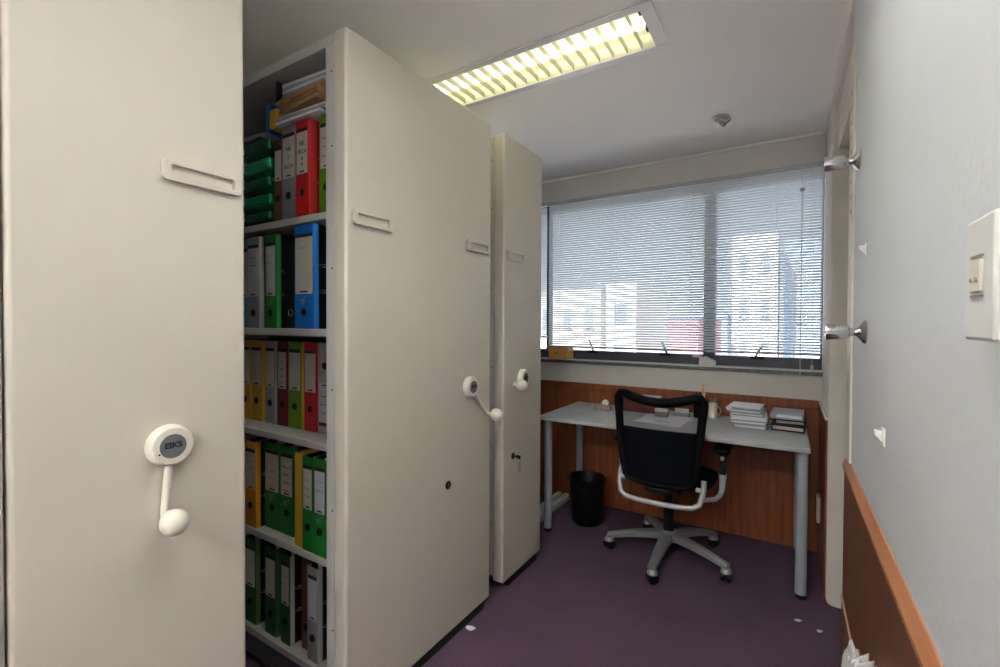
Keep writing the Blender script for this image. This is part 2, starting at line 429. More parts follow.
# ------------------------------------------------------------------ outside the window
struct(MB().box((-60, YB + 2.5, -12.6), (60, 90, -12.05)).build('floor_outside', mat('street', (240, 238, 232), .9, var=.1, scale=.3), smooth=False))
def building(label, x0, x1, y, zt, rgb, nwin, wins=True):
    t = thing('apartment_building', label, 'building', ((x0 + x1) / 2, y, -12))
    W = (x1 - x0) / 2; H = zt + 12
    MB().box((-W, 0, 0), (W, 4, H)).build('facade', mat('facade_' + label[:8], rgb, 0.8, var=0.05, scale=0.8), t, smooth=False)
    MB().box((-W - .01, -.02, H - .10), (W + .01, 4.01, H + .02)).build('roof_edge', mat('roof_' + label[:8], tuple(int(c * .94) for c in rgb), .8), t, smooth=False)
    if wins:
        for r in range(3):
            for k in range(nwin):
                cx = -W + (k + .5) * 2 * W / nwin; cz = H - .9 - r * 1.25; ww = min(.32, W / nwin * .5)
                f = MB().box((cx - ww, -.04, cz - .35), (cx + ww, .02, cz + .35)).build('window_frame', M['white'], t, smooth=False)
                MB().box((cx - ww + .05, -.06, cz - .3), (cx + ww - .05, -.03, cz + .3)).build('window_pane', M['far_pane'], f, smooth=False)
building('low pale concrete block seen through the blind beside the wooden box', -8.0, -5.0, 14.0, 2.35, (214, 208, 200), 4)
building('slim white tower seen through the blind next to the pale block', -4.65, -3.75, 13.5, 2.45, (240, 240, 236), 1)
building('blue grey block seen through the blind behind the pink wall', -4.0, -1.9, 19.0, 1.6, (170, 184, 206), 2, False)
building('small pink house wall seen through the lower blind', -2.2, -1.6, 10.5, 1.35, (206, 150, 160), 1, False)
building('white sunlit block seen through the blind just past the mullion', -1.4, -.25, 15.2, 3.9, (232, 230, 224), 2)
building('tall blue shaded block seen through the blind near the wall corner', -.1, 2.3, 16.5, 3.8, (164, 184, 214), 3)

# ------------------------------------------------------------------ ceiling lamps
def lamp(x0, y0, x1, y1, label, tube='tube', along_y=False):
    t = thing('ceiling_light', label, 'ceiling light', (x1 if along_y else x0, y0, ZC), PI / 2 if along_y else 0)
    W, D = (y1 - y0, x1 - x0) if along_y else (x1 - x0, y1 - y0)
    f = MB(); r = .026
    f.box((-.008, -.008, -.006), (W + .008, r, .004)); f.box((-.008, D - r, -.006), (W + .008, D + .008, .004))
    f.box((-.008, r, -.006), (r + .012, D - r, .004)); f.box((W - r - .012, r, -.006), (W + .008, D - r, .004))
    f.build('frame', M['lamp_frame'], t, bevel=.002)
    rf = MB()
    n = 8; ya, yb = r, D - r; cy = (ya + yb) / 2; ra = (yb - ya) / 2
    prof = [(cy - ra * math.cos(PI * k / n), .004 + .085 * math.sin(PI * k / n) ** .7) for k in range(n + 1)]
    A = [rf.bm.verts.new((r, yy, zz)) for yy, zz in prof]; B = [rf.bm.verts.new((W - r, yy, zz)) for yy, zz in prof]
    for k in range(n): rf.bm.faces.new((A[k], A[k + 1], B[k + 1], B[k]))
    rf.bm.faces.new(A); rf.bm.faces.new(B[::-1])
    rf.build('reflector', M['reflector'], t)
    lo = MB(); k = 0; x = .075
    while x < W - .06:
        lo.prism([(x, ya, .0), (x, yb, .0), (x, yb - .006, .024), (x, ya + .006, .024)], (.002, 0, 0)); x += .0565
    lo.build('louvre', M['louvre'], t, smooth=False)
    for dy in (-.052, .052):
        tb = MB().cyl((.06, cy + dy, .052), (W - .06, cy + dy, .052), .0125, n=12).build('fluorescent_tube', M[tube], t)
        for ex in (.045, W - .06):
            MB().box((ex, cy + dy - .014, .03), (ex + .015, cy + dy + .014, .07)).build('lamp_holder', M['plinth'], tb, smooth=False)
    return t
lamp(*FX[0], 'long recessed louvred fluorescent light glowing in the ceiling before the window')
lamp(*FX[1], 'unseen louvred fill light added in the ceiling overhead beside the viewer', 'tube_fill', True)  # out of view, added to brighten cabinets and right wall
lamp(*FX[2], 'unseen louvred fill light added in the ceiling at the far rear', 'tube_rear_fill')  # out of view, added behind the camera as fill

t = thing('recessed_spotlight', 'small chrome eyeball spotlight, unlit, in the ceiling near the window', 'spotlight', (-.304, 2.634, ZC))
MB().lathe([(0, .044), (-.004, .046), (-.008, .040), (-.007, .030), (.0, .028)], (0, 0, -.0005), (0, 0, 1), 28).build('trim_ring', M['lamp_frame'], t)
ax = Vector((.62, .10, -.80)).normalized()
sp = MB().lathe([(0, .020), (.018, .027), (.042, .027), (.046, .024), (.034, .022)], Vector((0, 0, .006)), ax, 24).build('eyeball', M['chrome'], t)
MB().cyl(Vector((0, 0, .006)) + ax * .036, Vector((0, 0, .006)) + ax * .038, .0218).build('lens', M['hole'], sp)

# ------------------------------------------------------------------ mobile shelving
SHZ = [.135, .510, .882, 1.250, 1.624]
XF = -1.1335
def face_pts(pts, x, cy, cz): return [(x, cy + a, cz + c) for a, c in pts]
def label_holder(t, cy, cz, w=.166, h=.046):
    o = MB().ring(face_pts(rrect(w, h, .010), 0, cy, cz), face_pts(rrect(w - .034, h - .022, .006), 0, cy, cz), (.011, 0, 0)).build('label_holder', M['cream'], t, bevel=.002)
    MB().box((.0002, cy - w / 2 + .016, cz - h / 2 + .010), (.0016, cy + w / 2 - .016, cz + h / 2 - .010)).build('label_card', M['cream'], o, smooth=False)
def crank(t, cy, cz, ey, ez, badge_turn=0.0):
    h = MB().lathe([(0, .043), (.004, .0445), (.018, .043), (.025, .038), (.0255, .026)], (0, cy, cz), (1, 0, 0), 36).build('crank_hub', M['plastic_cream'], t)
    MB().lathe([(0, .0255), (.0012, .025)], (.0254, cy, cz), (1, 0, 0), 32).build('hub_badge', M['badge'], h)
    R = Matrix.Translation((.0268, cy, cz + .002)) @ Matrix.Rotation(badge_turn, 4, 'X') @ Matrix(((0, 0, 1, 0), (1, 0, 0, 0), (0, 1, 0, 0), (0, 0, 0, 1)))
    MB().text('EIKS', .0165, R, .0003, 1.08, .0007).build('badge_lettering', M['ink'], h, smooth=False)
    d = Vector((0, ey, ez)); L = d.length; d.normalize()
    n = Vector((1, 0, 0)).cross(d)
    mk = MB()
    for s, r in ((.029, .0023), (.0345, .0016)):
        q = Vector((.0225 if s > .03 else .0252, cy, cz)) + (Matrix.Rotation(math.radians(-62), 3, 'X') @ Vector((0, 0, -1))) * s
        mk.ball(q, r, .5, 1, 1, 8)
    mk.build('hub_mark', M['ink'], h)
    c = Vector((.013, cy, cz))
    a = MB().tube([c + d * .03, c + d * (L - .016), c + d * (L - .003) + Vector((.004, 0, 0)), c + d * L + Vector((.016, 0, 0)), c + d * L + Vector((.04, 0, 0))], .0075, n=12).build('crank_arm', M['plastic_cream'], h)
    MB().ball(c + d * L + Vector((.050, 0, 0)), .027, 1.05, 1.0, 1.0, 24).build('crank_knob', M['plastic_cream'], h)

def shelving(y0, w, label, banks, holders, crank_args, right_len=1.05, lock=None, group='mobile shelving units along one side'):
    t = thing('mobile_shelving_unit', label, 'shelving unit', (XF, y0, 0), 0, group)
    MB().box((-.060, 0, .03), (0, w, 2.165)).build('end_panel', M['cream'], t, bevel=.009, seg=3)
    L = right_len
    # uprights: thin folded columns behind the end panel and at the far end
    for x in (-.102, -L):
        for yy in ([.006, w - .046]):
            u = MB().box((x, yy, .05), (x + .040, yy + .040, 2.1615)).build('upright', M['cream_col'], t, bevel=.002)
            for z in [k * .38 + .3 for k in range(5)] + [2.05]:
                if yy < .1: MB().cyl((x + .030, yy - .0004, z), (x + .030, yy + .001, z), .0032, n=10).build('peg_hole', M['hole'], u)
    MB().box((-L, .004, 2.130), (-.062, w - .004, 2.162)).build('top_panel', M['cream_col'], t, bevel=.002)
    MB().box((-L, .02, .03), (-.062, w - .02, .112)).build('base_plinth', M['dark_steel'], t, smooth=False)
    MB().box((-L, .05, 0), (-.0, w - .05, .035)).build('carriage', M['plinth'], t, smooth=False)
    for s0, s1, back in banks:
        MB().box((-L, back - .004, .11), (-.062, back + .004, 2.12)).build('back_panel', M['dark_steel'], t, smooth=False)
        for z in SHZ:
            lo, hi = sorted((s0, back)); 
            MB().box((-L + .03, lo + .003, z - .024), (-.066, hi - .003, z)).build('shelf', M['shelf'], t, bevel=.002)
    MB().box((-L - .02, .0, .03), (-L, w, 2.155)).build('end_sheet', M['cream_col'], t, smooth=False)
    for cy in holders: label_holder(t, cy, 1.597)
    if crank_args: crank(t, *crank_args)
    if lock:
        ly, lz, key = lock
        lk = MB().lathe([(0, .016), (.003, .0155), (.004, .011)], (0, ly, lz), (1, 0, 0), 24).build('lock', M['black'], t)
        MB().box((.0038, ly - .002, lz - .009), (.0046, ly + .002, lz + .009)).build('keyhole', M['badge'], lk, smooth=False)
        if key:
            k = MB().cyl((.004, ly, lz), (.022, ly, lz), .003, n=8).box((.018, ly - .001, lz - .010), (.042, ly + .0015, lz + .008)).build('key', M['black'], lk)
            kk = MB().tube([(.03, ly + .012 * math.cos(a), lz - .016 + .014 * math.sin(a)) for a in [2 * PI * i / 16 for i in range(16)]], .0012, 6, True)
            kk.box((.029, ly + .006, lz - .075), (.0315, ly + .022, lz - .030))
            kk.build('key_ring', M['alu'], lk)
    return t
shelving(-.190, .4055, 'cream shelving cabinet cut off by the frame edge nearest the viewer', [(.39, .01, .012)], [], None)
c1 = shelving(.2185, .4115, 'nearest full cream shelving cabinet with one crank hanging straight down', [(.39, .01, .012)], [.315], (.242, 1.006, -.014, -.150))
c2 = shelving(.935, .800, 'wide cream shelving cabinet with open shelves of coloured lever arch files', [(.01, .40, .398), (.79, .404, .402)], [.104, .698], (.634, 1.005, .118, -.132), lock=(.495, .63, False))
c3 = shelving(1.8485, .391, 'narrow cream shelving cabinet nearest the window with keys in its lock', [(.01, .385, .381)], [.104], (.172, .998, -.105, -.024), lock=(.09, .622, True))

# ------------------------------------------------------------------ lever arch files
def squiggle(mb, x0, x1, z, y, amp=.006, r=.0008):
    n = max(6, int((x1 - x0) / .0035)); pts = []
    for i in range(n):
        pts.append((x0 + (x1 - x0) * i / (n - 1), y, z + random.uniform(-amp, amp) * (1 if i % 2 else .4)))
    mb.tube(pts, r, 4, flat=1.0)
RM = Matrix(((1, 0, 0, 0), (0, 0, -1, 0), (0, 1, 0, 0), (0, 0, 0, 1)))     # text upright facing -Y
def lever_file(label, x0, x1, y, z, col, group, h=.318, cover='black', wrap=.018, spine_label='label', ring=True, low=None, words=None, lines=0, logo=False, flip=False, slots=True, strip=None, thick_ink=False, rot=0.0, band=True):
    w = x1 - x0; D = .29
    t = thing('lever_arch_file', label, 'lever arch file', ((x0 + x1) / 2, y, z + .0005), rot, group)
    a = w / 2
    s = MB(); s.box((-a, 0, 0), (a, .0035, h)); s.box((-a, .0035, 0), (-a + .003, wrap, h)); s.box((a - .003, .0035, 0), (a, wrap, h))
    sp = s.build('spine', M['b_' + col], t, bevel=.0012)
    if strip: MB().box((a, .002, .001), (a + .0012, wrap, h - .001)).build('spine_edge', M['e_' + strip], sp, smooth=False)
    c = MB(); c.box((-a, wrap, 0), (-a + .003, D, h)); c.box((a - .003, wrap, 0), (a, D, h))
    cv = c.build('cover', M['b_' + cover], t, smooth=False)
    MB().box((-a + .004, .04, .006), (min(a - .004, -a + .05), D - .008, h - .012)).build('paper_block', M['paper'], t, smooth=False)
    if slots:
        for zz in (h * .36, h * .61):
            q = MB()
            for k in (-.004, .004): q.tube([(a + .0006, wrap + .012, zz + k), (a + .0012, wrap + .050, zz + k)], .0013, 6)
            q.ball((a + .0004, wrap + .006, zz), .0022, .5, 1, 1, 8)
            q.build('rado_slot', M['silver'], cv)
    def Z(v): return (h - v) if flip else v
    zr = low or .080; zl = (.060 if low else .060) + zr
    if ring:
        rg = MB().tube([(.010 * 1.15 * math.cos(q), -.001, Z(zr) + .0115 * math.sin(q)) for q in [2 * PI * i / 20 for i in range(20)]], .0018, 6, True).build('finger_ring', M['chrome'] if ring == 'chrome' else M['black'], t)
        MB().cyl((0, .0001, Z(zr)), (0, -.0010, Z(zr)), .0108, n=20).build('finger_hole', M['hole'], rg)
    if spine_label:
        lw = a - .006; L0, L1 = (zl, h - .040)
        lz0, lz1 = sorted((Z(L0), Z(L1)))
        lb = MB().box((-lw, -.0008, lz0), (lw, 0, lz1)).build('spine_label', M[spine_label], t, smooth=False)
        if band:
            p0, p1 = sorted((Z(h - .040), Z(h - .028)))
            MB().box((-lw, -.0009, p0), (lw, 0, p1)).build('label_band', M['ink'], lb, smooth=False)
        p0, p1 = sorted((Z(zl + .005), Z(zl + .010)))
        MB().box((-lw * .45, -.0012, p0), (lw * .45, -.0006, p1)).build('label_mark', M['ink'], lb, smooth=False)
        if words:
            for wd, zz, sz in words: MB().text(wd, sz, Matrix.Translation((0, -.0010, zz)) @ RM, .0003, .8).build('handwritten_word', M['ink'], lb, smooth=False)
        if lines:
            for k in range(lines):
                zz = L1 - .035 - k * .028; ww = lw * random.uniform(.45, .8)
                m = MB(); squiggle(m, -ww, ww * random.uniform(.7, 1), Z(zz), -.0011, .005 if thick_ink else .004, .0010 if thick_ink else .0006)
                m.build('handwritten_word', M['ink'] if thick_ink else M['faint_ink'], lb)
    if logo:
        zo = zl - .116; m = MB(); m.tube([(-.016, -.0006, Z(.098 + zo)), (-.006, -.0006, Z(.090 + zo)), (.004, -.0006, Z(.104 + zo)), (.016, -.0006, Z(.108 + zo))], .0009, 4)
        m.tube([(-.018, -.0006, Z(.088 + zo)), (-.004, -.0006, Z(.082 + zo)), (.010, -.0006, Z(.094 + zo))], .0007, 4)
        m.build('printed_swoosh', M['swoosh'], sp)
    return t

G = ['files on the top shelf', 'files on the second shelf', 'files on the third shelf', 'files on the fourth shelf', 'files on the bottom shelf']
S5, S4, S3, S2, S1 = SHZ          # bottom .. top
# top shelf
lever_file('brown file with a cream label squeezed between green wallets and grey file, top shelf', -1.536, -1.4885, .957, S1, 'brown', G[0], h=.285, slots=False)
lever_file('grey file with handwritten cream label beside the red file, top shelf', -1.487, -1.412, .955, S1, 'grey', G[0], words=[('ABL', .238, .022), ('Y', .208, .02), ('MULTA', .178, .019)], strip='greywhite')
lever_file('bright red file with handwritten cream label on the top shelf', -1.405, -1.337, .952, S1, 'scarlet', G[0], cover='red', words=[('ABL', .240, .022), ('RECLA', .213, .019), ('20', .190, .016), ('09', .171, .016)], strip='scarlet', wrap=.03)
lever_file('lime green file against the cabinet upright on the top shelf', -1.289, -1.218, .957, S1, 'lime', G[0], lines=3, thick_ink=True, h=.312)
# second shelf
lever_file('pale blue file half hidden by the near cabinet, second shelf down', -1.79, -1.712, .965, S2, 'lightblue', G[1], h=.325, low=.055)
lever_file('grey file with a white side edge on the second shelf down', -1.706, -1.627, .955, S2, 'grey', G[1], h=.332, lines=2, strip='greywhite', spine_label='label_white', thick_ink=True, low=.055)
lever_file('green file standing between grey and black files, second shelf down', -1.592, -1.524, .955, S2, 'green', G[1], h=.331, lines=2, strip='green', spine_label='label_white', logo=True, low=.055)
lever_file('unlabelled black file set back between green and blue files, second shelf', -1.520, -1.450, .985, S2, 'black', G[1], spine_label=None, ring='chrome', h=.31, low=.055)
lever_file('bright blue file with a peach label, the tallest on the second shelf', -1.408, -1.306, .948, S2, 'blue', G[1], h=.342, lines=1, strip='blue', logo=True, low=.055)
# third shelf
lever_file('yellow file cut off by the near cabinet, third shelf down', -1.892, -1.822, 1.03, S3, 'yellow', G[2], strip='yellow')
lever_file('yellow file with a bright side edge next to the grey one, third shelf', -1.815, -1.740, 1.03, S3, 'yellow', G[2], strip='yellow', lines=3)
lever_file('grey file with a pale edge between yellow and dark red, third shelf', -1.716, -1.655, 1.03, S3, 'greywhite', G[2], strip='greywhite', lines=1)
lever_file('dark red file with thick handwriting on its label, third shelf', -1.638, -1.577, 1.03, S3, 'maroon', G[2], lines=4, thick_ink=True)
lever_file('lime green file with blank cream label between two red ones, third shelf', -1.569, -1.492, 1.03, S3, 'lime', G[2], strip='yellow')
lever_file('bright red file with blank cream label on the third shelf', -1.475, -1.405, 1.03, S3, 'red', G[2])
lever_file('pale grey file stood upside down beside the upright, third shelf', -1.397, -1.322, 1.03, S3, 'greywhite', G[2], flip=True, spine_label='label_white', lines=3, thick_ink=True, slots=False)
# fourth shelf
lever_file('orange file cut off by the near cabinet, fourth shelf down', -1.727, -1.654, .955, S4, 'orange', G[3], lines=2)
lever_file('green file with five lines of handwriting beside the orange file', -1.648, -1.556, .985, S4, 'green', G[3], lines=5, logo=True, strip='darkgreen')
lever_file('green file with bold handwriting tucked behind the yellow folder, fourth shelf', -1.552, -1.474, .985, S4, 'green', G[3], lines=4, thick_ink=True, logo=True)
t = thing('document_folder', 'slim plain yellow folder standing among green files, fourth shelf', 'folder', (-1.400, .955, S4 + .0005), 0)
s = MB(); s.box((-.021, 0, 0), (.021, .003, .318)); s.box((-.021, .003, 0), (-.0185, .24, .318)); s.box((.0185, .003, 0), (.021, .24, .318)); s.build('folder_cover', M['yellow'], t, bevel=.001)
MB().box((-.012, .008, .004), (.012, .232, .312)).build('paper_block', M['paper'], t, smooth=False)
lever_file('green file with a dull yellow label right of the yellow folder', -1.374, -1.318, .952, S4, 'green', G[3], lines=3, strip='green', h=.314)
lever_file('green file with a white label against the upright, fourth shelf', -1.312, -1.250, .950, S4, 'green', G[3], lines=2, spine_label='label_white', strip='green', logo=True)
# bottom shelf
lever_file('olive green file cut off by the near cabinet, bottom shelf', -1.752, -1.676, .965, S5, 'darkgreen', G[4], strip='olive')
lever_file('dark green file with a bright green edge, middle of the bottom shelf', -1.616, -1.548, .965, S5, 'darkgreen', G[4], strip='darkgreen')
lever_file('dark green file with a grey edge and dark label, bottom shelf', -1.519, -1.465, .965, S5, 'darkgreen', G[4], strip='greywhite', lines=2)
lever_file('narrow brown file set back behind the grey file, bottom shelf', -1.428, -1.378, .985, S5, 'brown', G[4], spine_label=None, slots=False)
lever_file('grey file with a white label beside the upright, bottom shelf', -1.364, -1.308, .962, S5, 'grey', G[4], strip='greywhite', spine_label='label_white')

# pile of green plastic wallets on the top shelf
zz = S1 + .001
for i, (hh, k, lb) in enumerate(((.050, 'dark_wrap', 'dark green document wallet at the bottom of the pile, top shelf'), (.062, 'green_wrap', 'bright green document wallet second from the bottom of the pile'),
                                 (.058, 'dark_wrap', 'bulging dark green document wallet halfway up the pile'), (.066, 'green_wrap', 'green document wallet second from the top of the pile'),
                                 (.066, 'dark_wrap', 'dark green document wallet on top of the pile under loose paper'))):
    t = thing('document_wallet', lb, 'document wallet', (-1.665, 1.075, zz), random.uniform(-.03, .03), 'green plastic wallets piled on the top shelf')
    s = MB(); nx, ny = 8, 8
    W, D = .125, .125
    def surf(u, v, up):
        e = (1 - abs(u) ** 10) * (1 - abs(v) ** 10)
        base = hh * .5 + (hh * .46 if up else -hh * .5) * e + (.004 * math.sin(5 * u + 3 * v + i * 2) * e if up else 0)
        return (u * W + .003 * math.sin(7 * v + i), v * D, base)
    gt = [[s.bm.verts.new(surf(-1 + 2 * a / nx, -1 + 2 * c / ny, True)) for c in range(ny + 1)] for a in range(nx + 1)]
    gb = [[s.bm.verts.new(surf(-1 + 2 * a / nx, -1 + 2 * c / ny, False)) for c in range(ny + 1)] for a in range(nx + 1)]
    for a in range(nx):
        for c in range(ny):
            s.bm.faces.new((gt[a][c], gt[a + 1][c], gt[a + 1][c + 1], gt[a][c + 1])); s.bm.faces.new((gb[a][c + 1], gb[a + 1][c + 1], gb[a + 1][c], gb[a][c]))
    bmesh.ops.remove_doubles(s.bm, verts=s.bm.verts, dist=.0008)
    s.build('wallet_body', M[k], t)
    MB().box((-W * .97, -D - .006, hh * .22), (W * .97, -D + .012, hh * .80)).build('wallet_flap', M['green_wrap' if k == 'green_wrap' else 'dark_wrap'], t, bevel=.008, seg=3)
    MB().box((-.05, -D - .009, hh * .30), (-.035, -D - .0055, hh * .66)).build('clasp', M['e_greywhite'], t, bevel=.001)
    zz += hh * .965 + .0035
ZP = zz
t = thing('paper_sheaf', 'loose white papers lying on top of the green wallet pile', 'papers', (-1.69, 1.05, ZP + .003))
for k in range(4):
    MB().box((-.10, -.10, k * .004), (.09, .12, k * .004 + .003), Matrix.Rotation(.05 * k - .06, 4, 'Z')).build('sheet', M['paper_grey'], t, smooth=False)
t = thing('document_folder', 'bright blue folder standing on edge behind the loose papers, top shelf', 'folder', (-1.675, 1.12, ZP + .012), 0)
MB().box((-.016, -.10, 0), (.016, .10, .150)).build('folder_cover', M['b_blue'], t, bevel=.002)
MB().box((-.012, -.095, .004), (.0125, .095, .153)).build('paper_block', M['paper'], t, smooth=False)

# pile laid across the tops of the upright files
TZ = S1 + .3205
def pile_stack(name, label, cat, x, y, z, w, d, n, th, m, part, rot, jit=.012, tilt=0.0):
    t = thing(name, label, cat, (x, y, z), rot); t.rotation_euler = (0, tilt, rot)
    zc = 0
    for k in range(n):
        dx, dy = random.uniform(-jit, jit), random.uniform(-jit, jit)
        MB().box((-w / 2 + dx, -d / 2 + dy, zc), (w / 2 + dx, d / 2 + dy, zc + th * .92), Matrix.Rotation(random.uniform(-.04, .04), 4, 'Z')).build(part, m if not isinstance(m, list) else m[k % len(m)], t, smooth=False, bevel=min(.001, th * .2))
        zc += th
    return zc
pile_stack('paper_stack', 'ragged stack of white papers lying on the red and grey files', 'papers', -1.383, 1.085, TZ + .0015, .23, .27, 5, .008, [M['paper'], M['paper_grey']], 'sheaf', .06)
pile_stack('envelope_stack', 'thick brown manila envelopes stacked on the white papers, top shelf', 'envelopes', -1.386, 1.082, TZ + .044, .235, .28, 5, .011, M['manila'], 'envelope', -.05)
t = thing('document_folder', 'yellow card folder end poking out beside the manila envelopes', 'folder', (-1.530, 1.045, TZ + .0015), .06)
MB().box((-.018, -.10, 0), (.018, .12, .064)).build('folder_cover', M['yellow'], t, bevel=.002)
MB().box((-.014, -.095, .062), (.014, .115, .068)).build('paper_block', M['paper'], t, smooth=False)
t = thing('box_file', 'dark navy box file lying open end out at the very top', 'box file', (-1.40, 1.09, TZ + .1005), .03)
s = MB(); s.box((-.14, -.12, 0), (.135, .16, .004)); s.box((-.14, -.12, .004), (-.135, .16, .075)); s.box((-.135, .155, .004), (.135, .16, .075)); s.box((.130, -.12, .004), (.135, .155, .075))
s.build('box_shell', M['b_navy'], t, bevel=.001)
for k in range(4):
    MB().box((-.095, -.128, .005 + k * .010), (.125, .14, .0135 + k * .010), Matrix.Rotation(.02 * (k - 1.5), 4, 'Z')).build('paper_block', M['paper'] if k % 2 else M['paper_grey'], t, smooth=False)

# ------------------------------------------------------------------ desk
t = thing('desk', 'pale grey office desk with round metal legs under the window', 'desk', (-.585, 2.79, 0))
DX0, DX1, DY0, DY1, DZ = -.685, .680, -.308, .305, .715
MB().box((DX0, DY0, DZ - .027), (DX1, DY1, DZ)).build('desktop', M['desk'], t, bevel=.006, seg=3)
MB().box((DX0 + .10, DY0 + .14, DZ - .055), (DX1 - .10, DY1 - .10, DZ - .028)).build('under_frame', M['cream_col'], t, smooth=False)
for x in (DX0 + .035, DX1 - .030):
    for y in (DY0 + .06, DY1 - .05):
        lg = MB().cyl((x, y, .022), (x, y, DZ - .026), .0235, n=28).build('leg', M['leg'], t)
        MB().lathe([(0, .021), (.004, .023), (.022, .023)], (x, y, 0), (0, 0, 1), 24).build('foot', M['black'], lg)
DT = DZ + .0008
def at_desk(name, label, cat, x, y, rot=0.0, z=DT): return thing(name, label, cat, (x, y, z), rot)
t = at_desk('tape_dispenser', 'grey brown tape dispenser at the cabinet end of the desk', 'tape dispenser', -1.01, 2.875, .1)
MB().prism([(-.055, -.022, 0), (.055, -.022, 0), (.055, -.022, .028), (.01, -.022, .035), (-.03, -.022, .030), (-.055, -.022, .026)], (0, .044, 0)).build('dispenser_body', M['beige'], t, bevel=.003)
MB().cyl((.018, -.012, .044), (.018, .012, .044), .021, n=24).build('tape_roll', M['white'], t)
t = at_desk('folder_pile_box', 'maroon box file lying behind the chair at the back of the desk', 'box file', -.77, 2.985, 0)
MB().box((-.13, -.075, 0), (.13, .10, .083)).build('box_shell', M['maroon'], t, bevel=.003)
MB().box((-.124, -.0765, .008), (.124, -.074, .014)).build('lid_edge', M['b_maroon'], t, smooth=False)
t = at_desk('paper_sheaf', 'white papers lying flat on the maroon box file', 'papers', -.79, 2.99, .03, DT + .0838)
for k in range(3): MB().box((-.12 + .004 * k, -.07, .002 * k), (.11 + .003 * k, .085, .002 * k + .0018)).build('sheet', M['paper'], t, smooth=False)
t = at_desk('paper_sheaf', 'printed white sheets spread flat on the desk behind the chair back', 'papers', -.60, 2.75, -.14)
for k in range(3): MB().box((-.125, -.14, .0015 * k), (.125, .14, .0015 * k + .0012), Matrix.Rotation(.06 * k, 4, 'Z')).build('sheet', M['paper'], t, smooth=False)
m = MB()
for k in range(3): m.box((-.03 + .004 * k, -.09 + .02 * k, .0046), (.05 - .004 * k, -.085 + .02 * k, .0050), Matrix.Rotation(.12, 4, 'Z'))
m.build('printed_lines', M['faint_ink'], t, smooth=False)
t = at_desk('card_box', 'small white card box standing on the spread sheets', 'box', -.630, 2.83, 0, DT + .0052)
MB().box((-.035, -.02, 0), (.035, .02, .030)).build('box_body', M['beige'], t, bevel=.001)
MB().box((-.036, -.0212, .0302), (.036, .0212, .045)).build('lid', M['white'], t, bevel=.001)
t = at_desk('card_holder', 'low clear grey card holder with pale cards by the sheets', 'card holder', -.535, 2.925, 0)
MB().box((-.045, -.022, 0), (.045, .03, .022)).build('holder_body', M['paper_grey'], t, bevel=.002)
MB().box((-.038, .0, .0222), (.038, .012, .045)).build('card_stack', M['paper'], t, smooth=False)
t = at_desk('pen_pot', 'black pen pot crammed with pens on the desk behind the chair', 'pen pot', -.437, 2.955, 0)
MB().lathe([(0, .034), (.002, .036), (.095, .038), (.095, .034), (.006, .032)], (0, 0, 0), (0, 0, 1), 28).build('pot', M['black'], t)
for k, (dx, dy, hh, mm) in enumerate(((.012, .005, .20, 'wood_box'), (-.015, .0, .148, 'black'), (.0, -.012, .138, 'b_navy'), (-.005, .014, .143, 'black'), (.018, -.01, .15, 'white'), (-.02, .012, .136, 'black'))):
    MB().tube([(dx * .5, dy * .5, .010), (dx * 1.5, dy * 1.5, hh)], .005, 8).build('pen', M[mm], t)
MB().ball((-.005, 0, .118), .024, 1.1, 1, .8, 12).build('eraser', M['black'], t)
t = at_desk('mug', 'white mug with a handle beside the black pen pot', 'mug', -.372, 2.985, 0)
MB().lathe([(0, .024), (.002, .026), (.085, .0275), (.087, .026), (.087, .0245), (.01, .022)], (0, 0, 0), (0, 0, 1), 28).build('cup', M['plug'], t)
MB().tube([(.025 + .018 * math.sin(a), 0, .045 + .026 * math.cos(a)) for a in [PI * i / 10 for i in range(11)]], .004, 8).build('handle', M['plug'], t)
for k, (dx, hh) in enumerate(((-.008, .115), (.012, .122), (.002, .11))):
    MB().tube([(0, 0, .012), (dx * 1.6, .004 * k, hh)], .003, 6).build('pen', M['paper_grey'], t)
# document piles at the far end of the desk
def bundle(label, x, y, z, w, d, h, m, rot, group, edge='paper', roll=False):
    t = thing('document_bundle', label, 'document bundle', (x, y, z), rot, group)
    MB().box((-w / 2, -d / 2, 0), (w / 2, d / 2, h * .22)).build('lower_cover', M[m], t, smooth=False)
    MB().box((-w / 2 + .008, -d / 2 + .008, h * .22), (w / 2 - .008, d / 2 - .008, h * .76)).build('page_block', M[edge], t, smooth=False)
    MB().box((-w / 2, -d / 2, h * .76), (w / 2, d / 2, h)).build('upper_cover', M[m], t, bevel=.001)
    if roll: MB().cyl((-w / 2, -d / 2, h * .5), (-w / 2, d / 2, h * .5), h * .52, n=16).build('bound_edge', M[m], t)
    return t
gl = 'document bundles in two piles at the end of the desk'
z = DT
for lb, w, d, h, m, rt, dx in (('white bundle at the bottom of the taller paper pile', .160, .20, .022, 'paper_grey', .02, .004), ('grey white bundle second from the bottom of the taller paper pile', .178, .21, .022, 'paper_grey', -.02, 0),
                               ('pale bundle with dark clips in the middle of the taller paper pile', .175, .20, .020, 'paper', .04, -.002), ('thin grey bundle second from the top of the taller paper pile', .165, .2, .018, 'paper_grey', -.03, -.006)):
    bundle(lb, -.172 + dx, 2.865, z, w, d, h, m, rt, gl); z += h + .0008
t = bundle('crumpled white plastic document wallet topping the taller paper pile', -.186, 2.872, z, .150, .18, .026, 'paper', -.08, gl, 'paper_grey', True)
z = DT
for lb, w, d, h, m, e, rt in (('black folder with cream pages at the bottom of the shorter pile', .150, .21, .034, 'black', 'label', -.06), ('black and grey bundle in the middle of the shorter pile', .135, .20, .026, 'black', 'paper_grey', .04),
                              ('grey bound book on top of the shorter pile of documents', .135, .19, .030, 'paper_grey', 'paper', -.04)):
    bundle(lb, .012, 2.905, z, w, d, h, m, rt, gl, e, h == .030); z += h + .0008

